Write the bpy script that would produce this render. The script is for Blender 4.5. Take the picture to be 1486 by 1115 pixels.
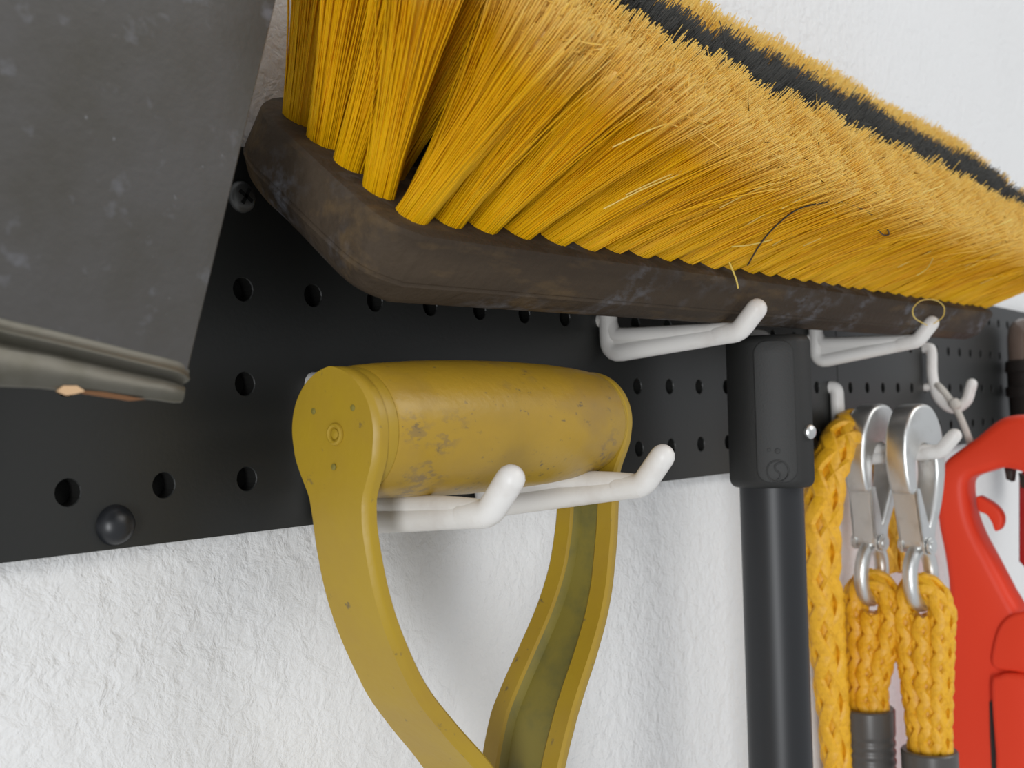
import bpy, bmesh, math, random
from mathutils import Vector, Matrix

# ------------------------------------------------------------------ scene reset
for o in list(bpy.data.objects):
    bpy.data.objects.remove(o, do_unlink=True)
scene = bpy.context.scene
COL = scene.collection
S = 0.0254                      # every coordinate below is in inches: X along the wall, -Y out of it, Z up (0 = top hole row)
RND = random.Random(7)

# ------------------------------------------------------------------ camera
FPX = 1596.1
YAW, PIT, ROL = [math.radians(a) for a in (51.275, 1.602, -1.5477)]
CAM = Vector((-5.2777, -9.439, -2.4018))
Fv = Vector((math.sin(YAW) * math.cos(PIT), math.cos(YAW) * math.cos(PIT), math.sin(PIT)))
R0 = Vector((math.cos(YAW), -math.sin(YAW), 0))
U0 = R0.cross(Fv)
Rv = math.cos(ROL) * R0 + math.sin(ROL) * U0
Uv = -math.sin(ROL) * R0 + math.cos(ROL) * U0
cd = bpy.data.cameras.new('camera')
cam = bpy.data.objects.new('camera', cd)
COL.objects.link(cam)
m = Matrix((Rv, Uv, -Fv)).transposed().to_4x4()
m.translation = CAM * S
cam.matrix_world = m
cd.sensor_fit = 'HORIZONTAL'
cd.sensor_width = 36
cd.lens = FPX / 1486 * 36
cd.clip_start = 0.01
cd.dof.use_dof = True
cd.dof.focus_distance = 12.5 * S
cd.dof.aperture_fstop = 26
scene.camera = cam

# ------------------------------------------------------------------ world, lights, exposure
world = bpy.data.worlds.new('garage_daylight')
scene.world = world
world.use_nodes = True
bg = world.node_tree.nodes['Background']
bg.inputs[0].default_value = (0.93, 0.96, 1.0, 1)
bg.inputs[1].default_value = 0.52


def area(name, loc, target, w, h, power, col):
    d = bpy.data.lights.new(name, 'AREA')
    d.shape = 'RECTANGLE'
    d.size, d.size_y, d.energy, d.color = w, h, power, col
    o = bpy.data.objects.new(name, d)
    COL.objects.link(o)
    o.location = loc
    o.rotation_euler = (Vector(target) - Vector(loc)).to_track_quat('-Z', 'Y').to_euler()
    return o


area('high_window_daylight', (1.3, -2.5, 1.8), (0.25, 0, 0), 2.2, 1.4, 34, (1.0, 0.985, 0.96))
area('open_door_daylight', (-2.8, -1.85, -0.45), (0.25, 0, -0.02), 0.6, 1.9, 66, (0.96, 0.98, 1.0))

vs = scene.view_settings
vs.view_transform = 'Standard'
vs.look = 'None'
vs.exposure = 0.0
vs.gamma = 1.0
vs.use_curve_mapping = False


# ------------------------------------------------------------------ pixel helpers (direction only; depth is given by a plane)
def ray(x, y):
    return Fv + Rv * ((x - 743) / FPX) - Uv * ((y - 557.5) / FPX)


def onY(x, y, Y):
    d = ray(x, y)
    return CAM + d * ((Y - CAM.y) / d.y)


def onX(x, y, X):
    d = ray(x, y)
    return CAM + d * ((X - CAM.x) / d.x)


# ------------------------------------------------------------------ materials
def mat(name, col, rough=0.5, metal=0.0, spec=0.5, bump=None, var=None, coat=0.0, sss=0.0, trans=0.0):
    """var = list of (noise scale, detail, lo, hi, colour, stretch); bump = list of (scale, detail, distance metres)"""
    M = bpy.data.materials.new(name)
    M.use_nodes = True
    nt = M.node_tree
    N, L = nt.nodes, nt.links
    p = N['Principled BSDF']
    p.inputs['Base Color'].default_value = (*col, 1)
    p.inputs['Roughness'].default_value = rough
    p.inputs['Metallic'].default_value = metal
    p.inputs['Specular IOR Level'].default_value = spec
    p.inputs['Coat Weight'].default_value = coat
    tc = N.new('ShaderNodeTexCoord')
    prev = None
    for (sc, det, lo, hi, c, st, *msk) in (var or []):
        mp = N.new('ShaderNodeMapping')
        mp.inputs['Scale'].default_value = st
        L.new(tc.outputs['Object'], mp.inputs['Vector'])
        n = N.new('ShaderNodeTexNoise')
        n.inputs['Scale'].default_value = sc
        n.inputs['Detail'].default_value = det
        n.inputs['Roughness'].default_value = 0.62
        L.new(mp.outputs[0], n.inputs['Vector'])
        r = N.new('ShaderNodeMapRange')
        r.inputs['From Min'].default_value = lo
        r.inputs['From Max'].default_value = hi
        L.new(n.outputs['Fac'], r.inputs['Value'])
        fac = r.outputs[0]
        if msk:                   # keep this layer to patches of the surface
            n4 = N.new('ShaderNodeTexNoise')
            n4.inputs['Scale'].default_value = msk[0][0]
            L.new(tc.outputs['Object'], n4.inputs['Vector'])
            r4 = N.new('ShaderNodeMapRange')
            r4.inputs['From Min'].default_value = msk[0][1]
            r4.inputs['From Max'].default_value = msk[0][2]
            L.new(n4.outputs['Fac'], r4.inputs['Value'])
            m4 = N.new('ShaderNodeMath')
            m4.operation = 'MULTIPLY'
            L.new(fac, m4.inputs[0])
            L.new(r4.outputs[0], m4.inputs[1])
            fac = m4.outputs[0]
        mx = N.new('ShaderNodeMix')
        mx.data_type = 'RGBA'
        L.new(fac, mx.inputs['Factor'])
        if prev is None:
            mx.inputs['A'].default_value = (*col, 1)
        else:
            L.new(prev, mx.inputs['A'])
        mx.inputs['B'].default_value = (*c, 1)
        prev = mx.outputs['Result']
    if prev is not None:
        L.new(prev, p.inputs['Base Color'])
    nrm = None
    for (sc, det, dist) in (bump or []):
        n = N.new('ShaderNodeTexNoise')
        n.inputs['Scale'].default_value = sc
        n.inputs['Detail'].default_value = det
        L.new(tc.outputs['Object'], n.inputs['Vector'])
        b = N.new('ShaderNodeBump')
        b.inputs['Strength'].default_value = 1.0
        b.inputs['Distance'].default_value = dist
        L.new(n.outputs['Fac'], b.inputs['Height'])
        if nrm is not None:
            L.new(nrm, b.inputs['Normal'])
        nrm = b.outputs['Normal']
    if nrm is not None:
        L.new(nrm, p.inputs['Normal'])
    return M


def plaster():
    M = mat('white_plaster', (0.80, 0.80, 0.795), 0.75, spec=0.25)
    nt = M.node_tree
    N, L = nt.nodes, nt.links
    p = N['Principled BSDF']
    tc = N['Texture Coordinate']
    # sprayed and knocked-down texture: irregular soft bumps, stronger in patches
    n1 = N.new('ShaderNodeTexNoise')
    n1.inputs['Scale'].default_value = 170
    n1.inputs['Detail'].default_value = 4
    n1.inputs['Roughness'].default_value = 0.6
    n1.inputs['Distortion'].default_value = 0.35
    L.new(tc.outputs['Object'], n1.inputs['Vector'])
    n3 = N.new('ShaderNodeTexNoise')
    n3.inputs['Scale'].default_value = 9
    L.new(tc.outputs['Object'], n3.inputs['Vector'])
    mu = N.new('ShaderNodeMath')
    mu.operation = 'MULTIPLY'
    L.new(n1.outputs['Fac'], mu.inputs[0])
    L.new(n3.outputs['Fac'], mu.inputs[1])
    b1 = N.new('ShaderNodeBump')
    b1.inputs['Distance'].default_value = 0.0027
    L.new(mu.outputs[0], b1.inputs['Height'])
    n2 = N.new('ShaderNodeTexNoise')
    n2.inputs['Scale'].default_value = 480
    n2.inputs['Detail'].default_value = 3
    L.new(tc.outputs['Object'], n2.inputs['Vector'])
    b2 = N.new('ShaderNodeBump')
    b2.inputs['Distance'].default_value = 0.00022
    L.new(n2.outputs['Fac'], b2.inputs['Height'])
    L.new(b1.outputs['Normal'], b2.inputs['Normal'])
    L.new(b2.outputs['Normal'], p.inputs['Normal'])
    return M


def bristle_mat(name, base, tip):
    M = mat(name, base, 0.42, spec=0.4)
    nt = M.node_tree
    N, L = nt.nodes, nt.links
    p = N['Principled BSDF']
    tc = N['Texture Coordinate']
    sx = N.new('ShaderNodeSeparateXYZ')
    L.new(tc.outputs['Object'], sx.inputs[0])
    mr = N.new('ShaderNodeMapRange')          # colour gets paler towards the fibre ends
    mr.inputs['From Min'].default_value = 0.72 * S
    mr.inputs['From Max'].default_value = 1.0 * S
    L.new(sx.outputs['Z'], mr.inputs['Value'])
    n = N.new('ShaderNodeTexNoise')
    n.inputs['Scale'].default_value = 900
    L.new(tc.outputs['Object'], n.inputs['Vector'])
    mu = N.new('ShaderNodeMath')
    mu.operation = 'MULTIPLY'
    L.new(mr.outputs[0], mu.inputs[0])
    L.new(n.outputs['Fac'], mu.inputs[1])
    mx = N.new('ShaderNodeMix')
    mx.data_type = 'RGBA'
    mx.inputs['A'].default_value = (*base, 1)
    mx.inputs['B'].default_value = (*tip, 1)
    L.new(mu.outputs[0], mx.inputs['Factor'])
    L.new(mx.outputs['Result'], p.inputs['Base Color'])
    tr = N.new('ShaderNodeBsdfTranslucent')
    L.new(mx.outputs['Result'], tr.inputs['Color'])
    ms = N.new('ShaderNodeMixShader')
    ms.inputs[0].default_value = 0.30
    L.new(p.outputs[0], ms.inputs[1])
    L.new(tr.outputs[0], ms.inputs[2])
    L.new(ms.outputs[0], N['Material Output'].inputs['Surface'])
    return M


U1 = (1, 1, 1)
MAT = {
    'plaster': plaster(),
    'board': mat('charcoal_enamel', (0.0145, 0.0152, 0.014), 0.42, spec=0.5, bump=[(900, 2, 0.00004)]),
    'boardhole': mat('hole_shade', (0.013, 0.013, 0.012), 0.8, spec=0.1),  # shade inside peg holes and screw recess, put into a dark colour
    'bolt': mat('black_bolt', (0.010, 0.011, 0.013), 0.38),
    'darkscrew': mat('dull_screw', (0.10, 0.10, 0.095), 0.4, metal=0.6),
    'steelplate': mat('dull_galvanised', (0.074, 0.070, 0.066), 0.5, metal=0.2, spec=0.4,
                      var=[(35, 4, 0.40, 0.72, (0.055, 0.050, 0.040), U1), (110, 3, 0.60, 0.75, (0.13, 0.13, 0.14), U1),
                           (420, 2, 0.74, 0.80, (0.16, 0.16, 0.165), U1)], bump=[(700, 3, 0.00008)]),
    'barelip': mat('worn_lip', (0.12, 0.112, 0.09), 0.38, metal=0.5, var=[(60, 4, 0.45, 0.7, (0.075, 0.07, 0.048), U1)]),
    'chip': mat('bare_copper_chip', (0.62, 0.40, 0.22), 0.5),
    'rust': mat('rust_streak', (0.16, 0.07, 0.025), 0.8),
    'block': mat('worn_dark_wood', (0.062, 0.044, 0.028), 0.75, spec=0.22,
                 var=[(30, 6, 0.35, 0.7, (0.028, 0.019, 0.012), (0.12, 1, 1)),
                      (55, 5, 0.50, 0.68, (0.125, 0.080, 0.036), (0.25, 1, 1)),
                      (240, 6, 0.46, 0.66, (0.12, 0.12, 0.13), (0.5, 1, 1), (26, 0.48, 0.64))], bump=[(260, 6, 0.0009)]),
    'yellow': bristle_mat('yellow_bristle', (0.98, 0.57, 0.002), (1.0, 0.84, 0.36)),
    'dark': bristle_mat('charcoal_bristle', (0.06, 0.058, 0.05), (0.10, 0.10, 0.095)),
    'stray': mat('pale_fibre', (0.75, 0.55, 0.12), 0.4),
    'hair': mat('dark_hair', (0.03, 0.022, 0.012), 0.4),
    'mustard': mat('mustard_paint', (0.385, 0.25, 0.014), 0.42, spec=0.45,
                   var=[(40, 4, 0.35, 0.8, (0.34, 0.21, 0.022), U1), (230, 4, 0.66, 0.72, (0.17, 0.12, 0.04), (1, 1, 1))],
                   bump=[(350, 3, 0.00009)]),
    'grip': mat('worn_mustard_grip', (0.41, 0.25, 0.018), 0.36, spec=0.5,
                var=[(45, 5, 0.35, 0.8, (0.34, 0.21, 0.022), (0.5, 1, 1)),
                     (38, 3, 0.54, 0.72, (0.31, 0.19, 0.035), (0.6, 1, 1)), (430, 6, 0.49, 0.58, (0.19, 0.13, 0.06), (0.6, 1, 1), (30, 0.47, 0.62)),
                     (620, 4, 0.62, 0.67, (0.12, 0.09, 0.05), (0.5, 1, 1), (60, 0.42, 0.6))], bump=[(330, 4, 0.00014)]),
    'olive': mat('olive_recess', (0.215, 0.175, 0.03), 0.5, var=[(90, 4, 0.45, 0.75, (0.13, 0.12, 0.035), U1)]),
    'white': mat('white_plastic', (0.74, 0.72, 0.69), 0.42, var=[(70, 4, 0.5, 0.8, (0.62, 0.58, 0.54), U1)]),
    'blackplastic': mat('black_plastic', (0.017, 0.017, 0.016), 0.58, bump=[(1600, 2, 0.00006)]),
    'tube': mat('black_tube', (0.016, 0.017, 0.019), 0.42, spec=0.45),
    'zinc': mat('zinc_plated_steel', (0.74, 0.75, 0.74), 0.36, metal=0.9, bump=[(220, 3, 0.00016)],
                var=[(80, 4, 0.5, 0.8, (0.58, 0.58, 0.56), U1)]),
    'rope': mat('yellow_rope', (0.80, 0.42, 0.015), 0.45, var=[(420, 3, 0.45, 0.75, (0.62, 0.29, 0.006), U1)], bump=[(1300, 2, 0.0002)]),
    'sleeve': mat('grey_sleeve', (0.075, 0.07, 0.065), 0.35),
    'red': mat('red_plastic', (0.76, 0.052, 0.018), 0.48, spec=0.3),
    'darkred': mat('dark_red_plastic', (0.36, 0.018, 0.018), 0.4),
    'cord': mat('off_white_cord', (0.55, 0.52, 0.47), 0.7, bump=[(1500, 2, 0.0002)]),
    'smoke': mat('smoky_brown_plastic', (0.20, 0.145, 0.115), 0.25, coat=0.4),
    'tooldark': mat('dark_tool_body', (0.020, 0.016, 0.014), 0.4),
}
p_ = MAT['smoke'].node_tree.nodes['Principled BSDF']
p_.inputs['Transmission Weight'].default_value = 0.35

# ------------------------------------------------------------------ mesh helpers (inches)
ROOT = {}


def obj(name, vf, material, parent=None, origin=None, smooth=True, angle=40):
    """one mesh object; vertices given in world inches"""
    v, f = vf[0], vf[1]
    if parent is not None:
        org = ROOT[parent.name]
    else:
        if origin is None:
            lo = [min(p[i] for p in v) for i in range(3)]
            hi = [max(p[i] for p in v) for i in range(3)]
            origin = ((lo[0] + hi[0]) / 2, (lo[1] + hi[1]) / 2, lo[2])
        org = Vector(origin)
    me = bpy.data.meshes.new(name)
    me.from_pydata([((p[0] - org[0]) * S, (p[1] - org[1]) * S, (p[2] - org[2]) * S) for p in v], [], f)
    me.validate()
    mats = material if isinstance(material, (list, tuple)) else [material]
    for k in mats:
        me.materials.append(MAT[k])
    if len(vf) > 2:
        for pl, mi in zip(me.polygons, vf[2]):
            pl.material_index = mi
    if smooth:
        me.polygons.foreach_set('use_smooth', [True] * len(me.polygons))
        me.set_sharp_from_angle(angle=math.radians(angle))
    me.update()
    o = bpy.data.objects.new(name, me)
    COL.objects.link(o)
    if parent is not None:
        o.parent = parent
    else:
        o.location = Vector(org) * S
    ROOT[o.name] = Vector(org)
    return o


def empty(name, loc):
    o = bpy.data.objects.new(name, None)
    o.empty_display_size = 0.01
    COL.objects.link(o)
    o.location = Vector(loc) * S
    ROOT[o.name] = Vector(loc)
    return o


def tag(o, label=None, cat=None, group=None, kind=None):
    for k, x in (('label', label), ('category', cat), ('group', group), ('kind', kind)):
        if x:
            o[k] = x
    return o


def join(*vfs):
    V, F = [], []
    for vf in vfs:
        n = len(V)
        V += list(vf[0])
        F += [tuple(i + n for i in f) for f in vf[1]]
    return V, F


def box(x0, x1, y0, y1, z0, z1, bev=0.0, seg=2):
    bm = bmesh.new()
    bmesh.ops.create_cube(bm, size=1)
    for q in bm.verts:
        q.co = Vector(((x0 + x1) / 2 + q.co.x * (x1 - x0), (y0 + y1) / 2 + q.co.y * (y1 - y0), (z0 + z1) / 2 + q.co.z * (z1 - z0)))
    if bev:
        bmesh.ops.bevel(bm, geom=bm.edges[:], offset=bev, segments=seg, affect='EDGES', profile=0.5, clamp_overlap=True)
    return from_bm(bm)


def from_bm(bm, fn=None):
    bm.verts.ensure_lookup_table()
    bmesh.ops.recalc_face_normals(bm, faces=bm.faces[:])
    bm.verts.index_update()
    V = [fn(q.co) if fn else q.co.copy() for q in bm.verts]
    F = [tuple(q.index for q in f.verts) for f in bm.faces]
    bm.free()
    return V, F


def prism(outline, fn, d0, d1, bev=0.0, seg=2):
    """extruded outline; fn maps (a, b, depth) to world inches"""
    bm = bmesh.new()
    lo = [bm.verts.new((a, b, d0)) for a, b in outline]
    hi = [bm.verts.new((a, b, d1)) for a, b in outline]
    n = len(outline)
    f0 = bm.faces.new(lo)
    f1 = bm.faces.new(hi)
    for i in range(n):
        bm.faces.new((lo[i], lo[(i + 1) % n], hi[(i + 1) % n], hi[i]))
    bmesh.ops.recalc_face_normals(bm, faces=bm.faces[:])
    if bev:
        bm.edges.ensure_lookup_table()
        rim = list(f0.edges) + list(f1.edges)
        bmesh.ops.bevel(bm, geom=rim, offset=bev, segments=seg, affect='EDGES', profile=0.5, clamp_overlap=True)
    bmesh.ops.triangulate(bm, faces=[f for f in bm.faces if len(f.verts) > 4])
    return from_bm(bm, lambda c: fn(c.x, c.y, c.z))


def spline(pts, n=8, closed=False):
    P = [Vector(p) for p in pts]
    out = []
    m_ = len(P)
    rng = range(m_) if closed else range(m_ - 1)
    for i in rng:
        if closed:
            a, b, c, d = P[(i - 1) % m_], P[i], P[(i + 1) % m_], P[(i + 2) % m_]
        else:
            a, b, c, d = P[max(i - 1, 0)], P[i], P[i + 1], P[min(i + 2, m_ - 1)]
        for k in range(n):
            t = k / n
            out.append(0.5 * ((2 * b) + (c - a) * t + (2 * a - 5 * b + 4 * c - d) * t * t + (3 * b - a - 3 * c + d) * t ** 3))
    if not closed:
        out.append(P[-1].copy())
    return out


def frames(path, up=None, closed=False):
    n = len(path)
    T = []
    for i in range(n):
        if closed:
            t = path[(i + 1) % n] - path[i - 1]
        else:
            t = path[min(i + 1, n - 1)] - path[max(i - 1, 0)]
        T.append(t.normalized() if t.length > 1e-9 else Vector((0, 0, 1)))
    if up is None:
        up = Vector((0, 0, 1)) if abs(T[0].z) < 0.9 else Vector((1, 0, 0))
    nrm = (Vector(up) - T[0] * Vector(up).dot(T[0])).normalized()
    out = []
    for i in range(n):
        nrm = (nrm - T[i] * nrm.dot(T[i]))
        nrm.normalize()
        out.append((T[i], nrm.copy(), T[i].cross(nrm)))
    return out


def tube(path, rad, n=12, caps=True, closed=False, flat=(1, 1), up=None, dome=False):
    path = [Vector(p) for p in path]
    if not isinstance(rad, (list, tuple)):
        rad = [rad] * len(path)
    if dome:      # rounded ends
        rad = list(rad)
        fr = frames(path, up)
        for end in (0, 1):
            p, r = (path[0], rad[0]) if end == 0 else (path[-1], rad[-1])
            t = -fr[0][0] if end == 0 else fr[-1][0]
            ex = [(p + t * r * math.sin(a), r * math.cos(a)) for a in (0.4, 0.8, 1.15, 1.45)]
            if end == 0:
                path = [e[0] for e in reversed(ex)] + path
                rad = [e[1] for e in reversed(ex)] + rad
            else:
                path = path + [e[0] for e in ex]
                rad = rad + [e[1] for e in ex]
    fr = frames(path, up, closed)
    V, F = [], []
    for p, r, (t, a, b) in zip(path, rad, fr):
        for k in range(n):
            w = 2 * math.pi * k / n
            V.append(p + a * (r * flat[0] * math.cos(w)) + b * (r * flat[1] * math.sin(w)))
    m_ = len(path)
    for i in range(m_ if closed else m_ - 1):
        j = (i + 1) % m_
        for k in range(n):
            F.append((i * n + k, i * n + (k + 1) % n, j * n + (k + 1) % n, j * n + k))
    if caps and not closed:
        F.append(tuple(reversed(range(n))))
        F.append(tuple(range((m_ - 1) * n, m_ * n)))
    return V, F


def lathe(profile, origin, axis, n=32, ref=None):
    """profile [(distance along axis, radius)]"""
    o, ax = Vector(origin), Vector(axis).normalized()
    ref = Vector(ref) if ref else (Vector((0, 0, 1)) if abs(ax.z) < 0.9 else Vector((1, 0, 0)))
    a = (ref - ax * ref.dot(ax)).normalized()
    b = ax.cross(a)
    V, F = [], []
    for d, r in profile:
        for k in range(n):
            w = 2 * math.pi * k / n
            V.append(o + ax * d + a * (r * math.cos(w)) + b * (r * math.sin(w)))
    for i in range(len(profile) - 1):
        for k in range(n):
            F.append((i * n + k, i * n + (k + 1) % n, (i + 1) * n + (k + 1) % n, (i + 1) * n + k))
    F.append(tuple(reversed(range(n))))
    F.append(tuple(range((len(profile) - 1) * n, len(profile) * n)))
    return V, F


def lerp(tab, z):
    tab = sorted(tab)
    if z <= tab[0][0]:
        return tab[0][1]
    for (a, x), (b, y) in zip(tab, tab[1:]):
        if z <= b:
            return x + (y - x) * (z - a) / (b - a)
    return tab[-1][1]


# ================================================================== SETTING
WY = 0.22        # wall plane
wall = obj('wall_back', box(-40, 110, WY, WY + 4, -60, 60), 'plaster', smooth=False)
tag(wall, 'white knock-down plastered garage wall behind the pegboard strips', None, kind='structure')


# ------------------------------------------------------------------ pegboard strips with real holes
def strip(x0, x1, cols, label):
    top, bot = 0.52, -3.565
    rows = [0, -1, -2, -3]
    V, F, MI = [], [], []
    n = 16
    xb = [x0] + [(a + b) / 2 for a, b in zip(cols, cols[1:])] + [x1]
    zb = [top] + [(a + b) / 2 for a, b in zip(rows, rows[1:])] + [bot]
    r = 0.125
    for ci, cx in enumerate(cols):
        for ri, cz in enumerate(rows):
            l, rr, t, b = xb[ci], xb[ci + 1], zb[ri], zb[ri + 1]
            k0 = len(V)
            for k in range(n):      # square boundary matching the ring angle
                w = 2 * math.pi * k / n
                dx, dz = math.cos(w), math.sin(w)
                sx = ((rr - cx) if dx > 0 else (cx - l)) / max(abs(dx), 1e-6)
                sz = ((t - cz) if dz > 0 else (cz - b)) / max(abs(dz), 1e-6)
                s = min(sx, sz)
                V.append((cx + dx * s, 0, cz + dz * s))
            cor = [(rr, 0, t), (l, 0, t), (l, 0, b), (rr, 0, b)]
            kc = len(V)
            V += cor
            for yy, q in ((0, r + 0.008), (0.012, r), (0.19, r)):
                for k in range(n):
                    w = 2 * math.pi * k / n
                    V.append((cx + math.cos(w) * q, yy, cz + math.sin(w) * q))
            k1 = kc + 4
            for k in range(n):
                j = (k + 1) % n
                a, b2 = V[k0 + k], V[k0 + j]
                same = abs(a[0] - b2[0]) < 1e-6 or abs(a[2] - b2[2]) < 1e-6
                if same:
                    F.append((k0 + k, k1 + k, k1 + j, k0 + j))
                else:
                    q = min(range(4), key=lambda c: abs(cor[c][0] - (a[0] if abs(abs(a[0] - cx) - abs(cor[c][0] - cx)) < 1e-6 else b2[0])) + abs(cor[c][2] - (a[2] if abs(abs(a[2] - cz) - abs(cor[c][2] - cz)) < 1e-6 else b2[2])))
                    F.append((k0 + k, k1 + k, k1 + j, k0 + j, kc + q))
                MI.append(0)
                F.append((k1 + k, k1 + n + k, k1 + n + j, k1 + j)); MI.append(0)
                F.append((k1 + n + k, k1 + 2 * n + k, k1 + 2 * n + j, k1 + n + j)); MI.append(1)
            F.append(tuple(k1 + 2 * n + k for k in range(n))); MI.append(1)
    k0 = len(V)
    for y in (0, WY):
        V += [(x0, y, bot), (x1, y, bot), (x1, y, top), (x0, y, top)]
    for i in range(4):
        j = (i + 1) % 4
        F.append((k0 + i, k0 + j, k0 + 4 + j, k0 + 4 + i)); MI.append(0)
    F.append((k0 + 4, k0 + 5, k0 + 6, k0 + 7)); MI.append(0)
    o = obj('pegboard_strip', (V, F, MI), ['board', 'boardhole'], smooth=False)
    tag(o, label, 'pegboard', 'pegboard strips on the wall')
    return o


colsA = [-5, -4, -3, -2, -1, 0, 1, 2] + [2 + 0.9625 * k for k in range(1, 9)] + [10.7, 11.7, 12.7, 13.7, 14.7, 15.7, 16.7]
strip(-5.5, 17.79, colsA, 'charcoal pegboard strip behind the mustard shovel grip and the steel blade')
strip(17.83, 45.0, [18.53 + k for k in range(27)], 'charcoal pegboard strip beyond the seam, behind the snap hooks and red tool')


def screw_slot(c, r, ax, up, s=1.0):
    """phillips recess as two thin bars just proud of the head"""
    ax, up = Vector(ax).normalized(), Vector(up).normalized()
    sd = ax.cross(up)
    c = Vector(c)
    V, F = [], []
    for a, b in ((up, sd), (sd, up)):
        k = len(V)
        for z in (0, 0.012):
            for p, q in ((-1, -1), (1, -1), (1, 1), (-1, 1)):
                V.append(c + a * p * r * 0.55 + b * q * r * 0.12 + ax * z)
        for f in ((0, 1, 2, 3), (4, 5, 6, 7), (0, 1, 5, 4), (1, 2, 6, 5), (2, 3, 7, 6), (3, 0, 4, 7)):
            F.append(tuple(i + k for i in f))
    return V, F


e = empty('board_screw', (2.0, 0, -0.02))
obj('screw_head', lathe([(0, 0.17), (0.03, 0.165), (0.07, 0.12), (0.085, 0.03)], (2.0, 0.0, -0.02), (0, -1, 0), 24), 'darkscrew', e)
obj('cross_recess', screw_slot((2.0, -0.075, -0.02), 0.17, (0, -1, 0), (0.5, 0, 0.86)), 'boardhole', e, smooth=False)
tag(e, 'dull cross-head screw in the top hole row beside the broom block end', 'screw')
b = onY(167, 762, 0)
o = obj('bolt_head', lathe([(0, 0.195), (0.03, 0.19), (0.10, 0.155), (0.15, 0.09), (0.165, 0.02)], (b.x, 0.0, b.z), (0, -1, 0), 28), 'bolt')
tag(o, 'black domed bolt head on the lower edge of the charcoal pegboard', 'bolt')


# ================================================================== WHITE PEG HOOKS
def rounded(path, r, n=5):
    """round the corners of a polyline"""
    P = [Vector(p) for p in path]
    out = [P[0]]
    for a, b_, c in zip(P, P[1:], P[2:]):
        u, w = (a - b_), (c - b_)
        d = min(r, u.length * 0.45, w.length * 0.45)
        p0, p1 = b_ + u.normalized() * d, b_ + w.normalized() * d
        for k in range(n + 1):
            t = k / n
            out.append(p0 * (1 - t) ** 2 + b_ * 2 * t * (1 - t) + p1 * t * t)
    out.append(P[-1])
    return out


def peg_hook(X, ztop, label, tipy=-2.6, tipz=None, z0=None, drop=0.19):
    z0 = ztop - 1.33 if z0 is None else z0
    tipz = z0 + 0.31 if tipz is None else tipz
    e = empty('peg_hook', (X, 0, ztop - 1.5))
    r = 0.135
    el = tipy + 0.30
    arm = rounded([(X, 0.15, ztop), (X, -0.14, ztop), (X, -0.16, z0 - drop), (X, el, z0)], 0.22) 
    obj('arm', tube(arm, r * 1.05, 14, up=(1, 0, 0)), 'white', e)
    obj('tip', tube(rounded([(X, el + 0.3, z0 - 0.02), (X, el - 0.02, z0 - 0.0), (X, tipy, tipz)], 0.10), r * 1.08, 16, dome=True, up=(1, 0, 0)), 'white', e)
    rib = [(X, -0.17, z0 + 0.30), (X, -0.26, z0 + 0.12), (X, -0.5, z0 + 0.07), (X, el + 0.35, z0 + 0.035), (X, el - 0.02, z0 + 0.0)]
    obj('top_rib', tube(spline(rib, 4), [r * 0.9] * 17, 12, up=(1, 0, 0)), 'white', e)
    web = [(-0.16, z0 - drop), (-0.16, z0 + 0.1), (-0.6, z0 + 0.06), (el + 0.2, z0 + 0.03), (el, z0 - 0.02)]
    obj('web', prism(web, lambda a, b_, c: Vector((X + c, a, b_)), -0.075, 0.075), 'white', e, smooth=False)
    obj('lower_peg', tube([(X, 0.15, ztop - 1), (X, -0.14, ztop - 1)], 0.11, 12), 'white', e)
    tag(e, label, 'hook', 'white plastic peg hooks')
    return e


peg_hook(8.68, 0, 'white peg hook under the broom block, beside the black tool head', tipy=-2.61, tipz=-1.03)
peg_hook(16.39, 0, 'white peg hook under the broom block with a curled bristle round its tip', tipy=-2.5, tipz=-0.85, z0=-1.18, drop=0.3)
peg_hook(2.95, -2, 'white peg hook under the shovel grip, next to its riveted end cap', tipy=-2.79, tipz=-3.02, z0=-3.36)
peg_hook(5.68, -2, 'white peg hook under the far end of the shovel grip', tipy=-2.84, tipz=-2.93, z0=-3.27, drop=0.33)
peg_hook(17.41, -2, 'white peg hook carrying the metal snap hooks and yellow rope', tipy=-2.54, tipz=-3.06, z0=-3.38)

e = empty('utility_hook', (23.5, 0, -2.7))
X = 23.5
P = spline([(X, 0.15, -0.98), (X, -0.12, -0.97), (X, -0.2, -1.1), (X, -0.2, -1.7), (X, -0.33, -2.25), (X, -0.68, -2.54), (X, -1.0, -2.38), (X, -1.12, -2.08), (X, -1.16, -1.94)], 5)
obj('hook_body', tube(P, 0.135, 14, dome=True, up=(1, 0, 0)), 'white', e)
obj('lower_peg', tube([(X, 0.15, -1.98), (X, -0.25, -1.98)], 0.10, 12), 'white', e)
tag(e, 'white J-shaped peg hook with an off-white cord looped over it', 'hook', 'white plastic peg hooks')
o = obj('hanging_cord', tube(spline([(23.5, -0.28, -1.93), (23.35, -0.42, -1.99), (23.34, -0.62, -2.25), (23.32, -0.80, -2.52), (23.3, -0.98, -2.95), (23.3, -1.12, -3.4), (23.3, -1.15, -3.75)], 6), 0.085, 10, dome=True), 'cord')
tag(o, 'off-white cord running from the J-shaped hook to the red tool', 'cord')
o = obj('cord_knot', lathe([(0, 0.02), (0.05, 0.12), (0.16, 0.15), (0.27, 0.12), (0.32, 0.03)], (23.3, -0.72, -2.30), (0, -0.5, -0.85), 16), 'cord')
o.parent = bpy.data.objects['hanging_cord']
o.location = (ROOT['cord_knot'] - ROOT['hanging_cord']) * S

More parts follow.
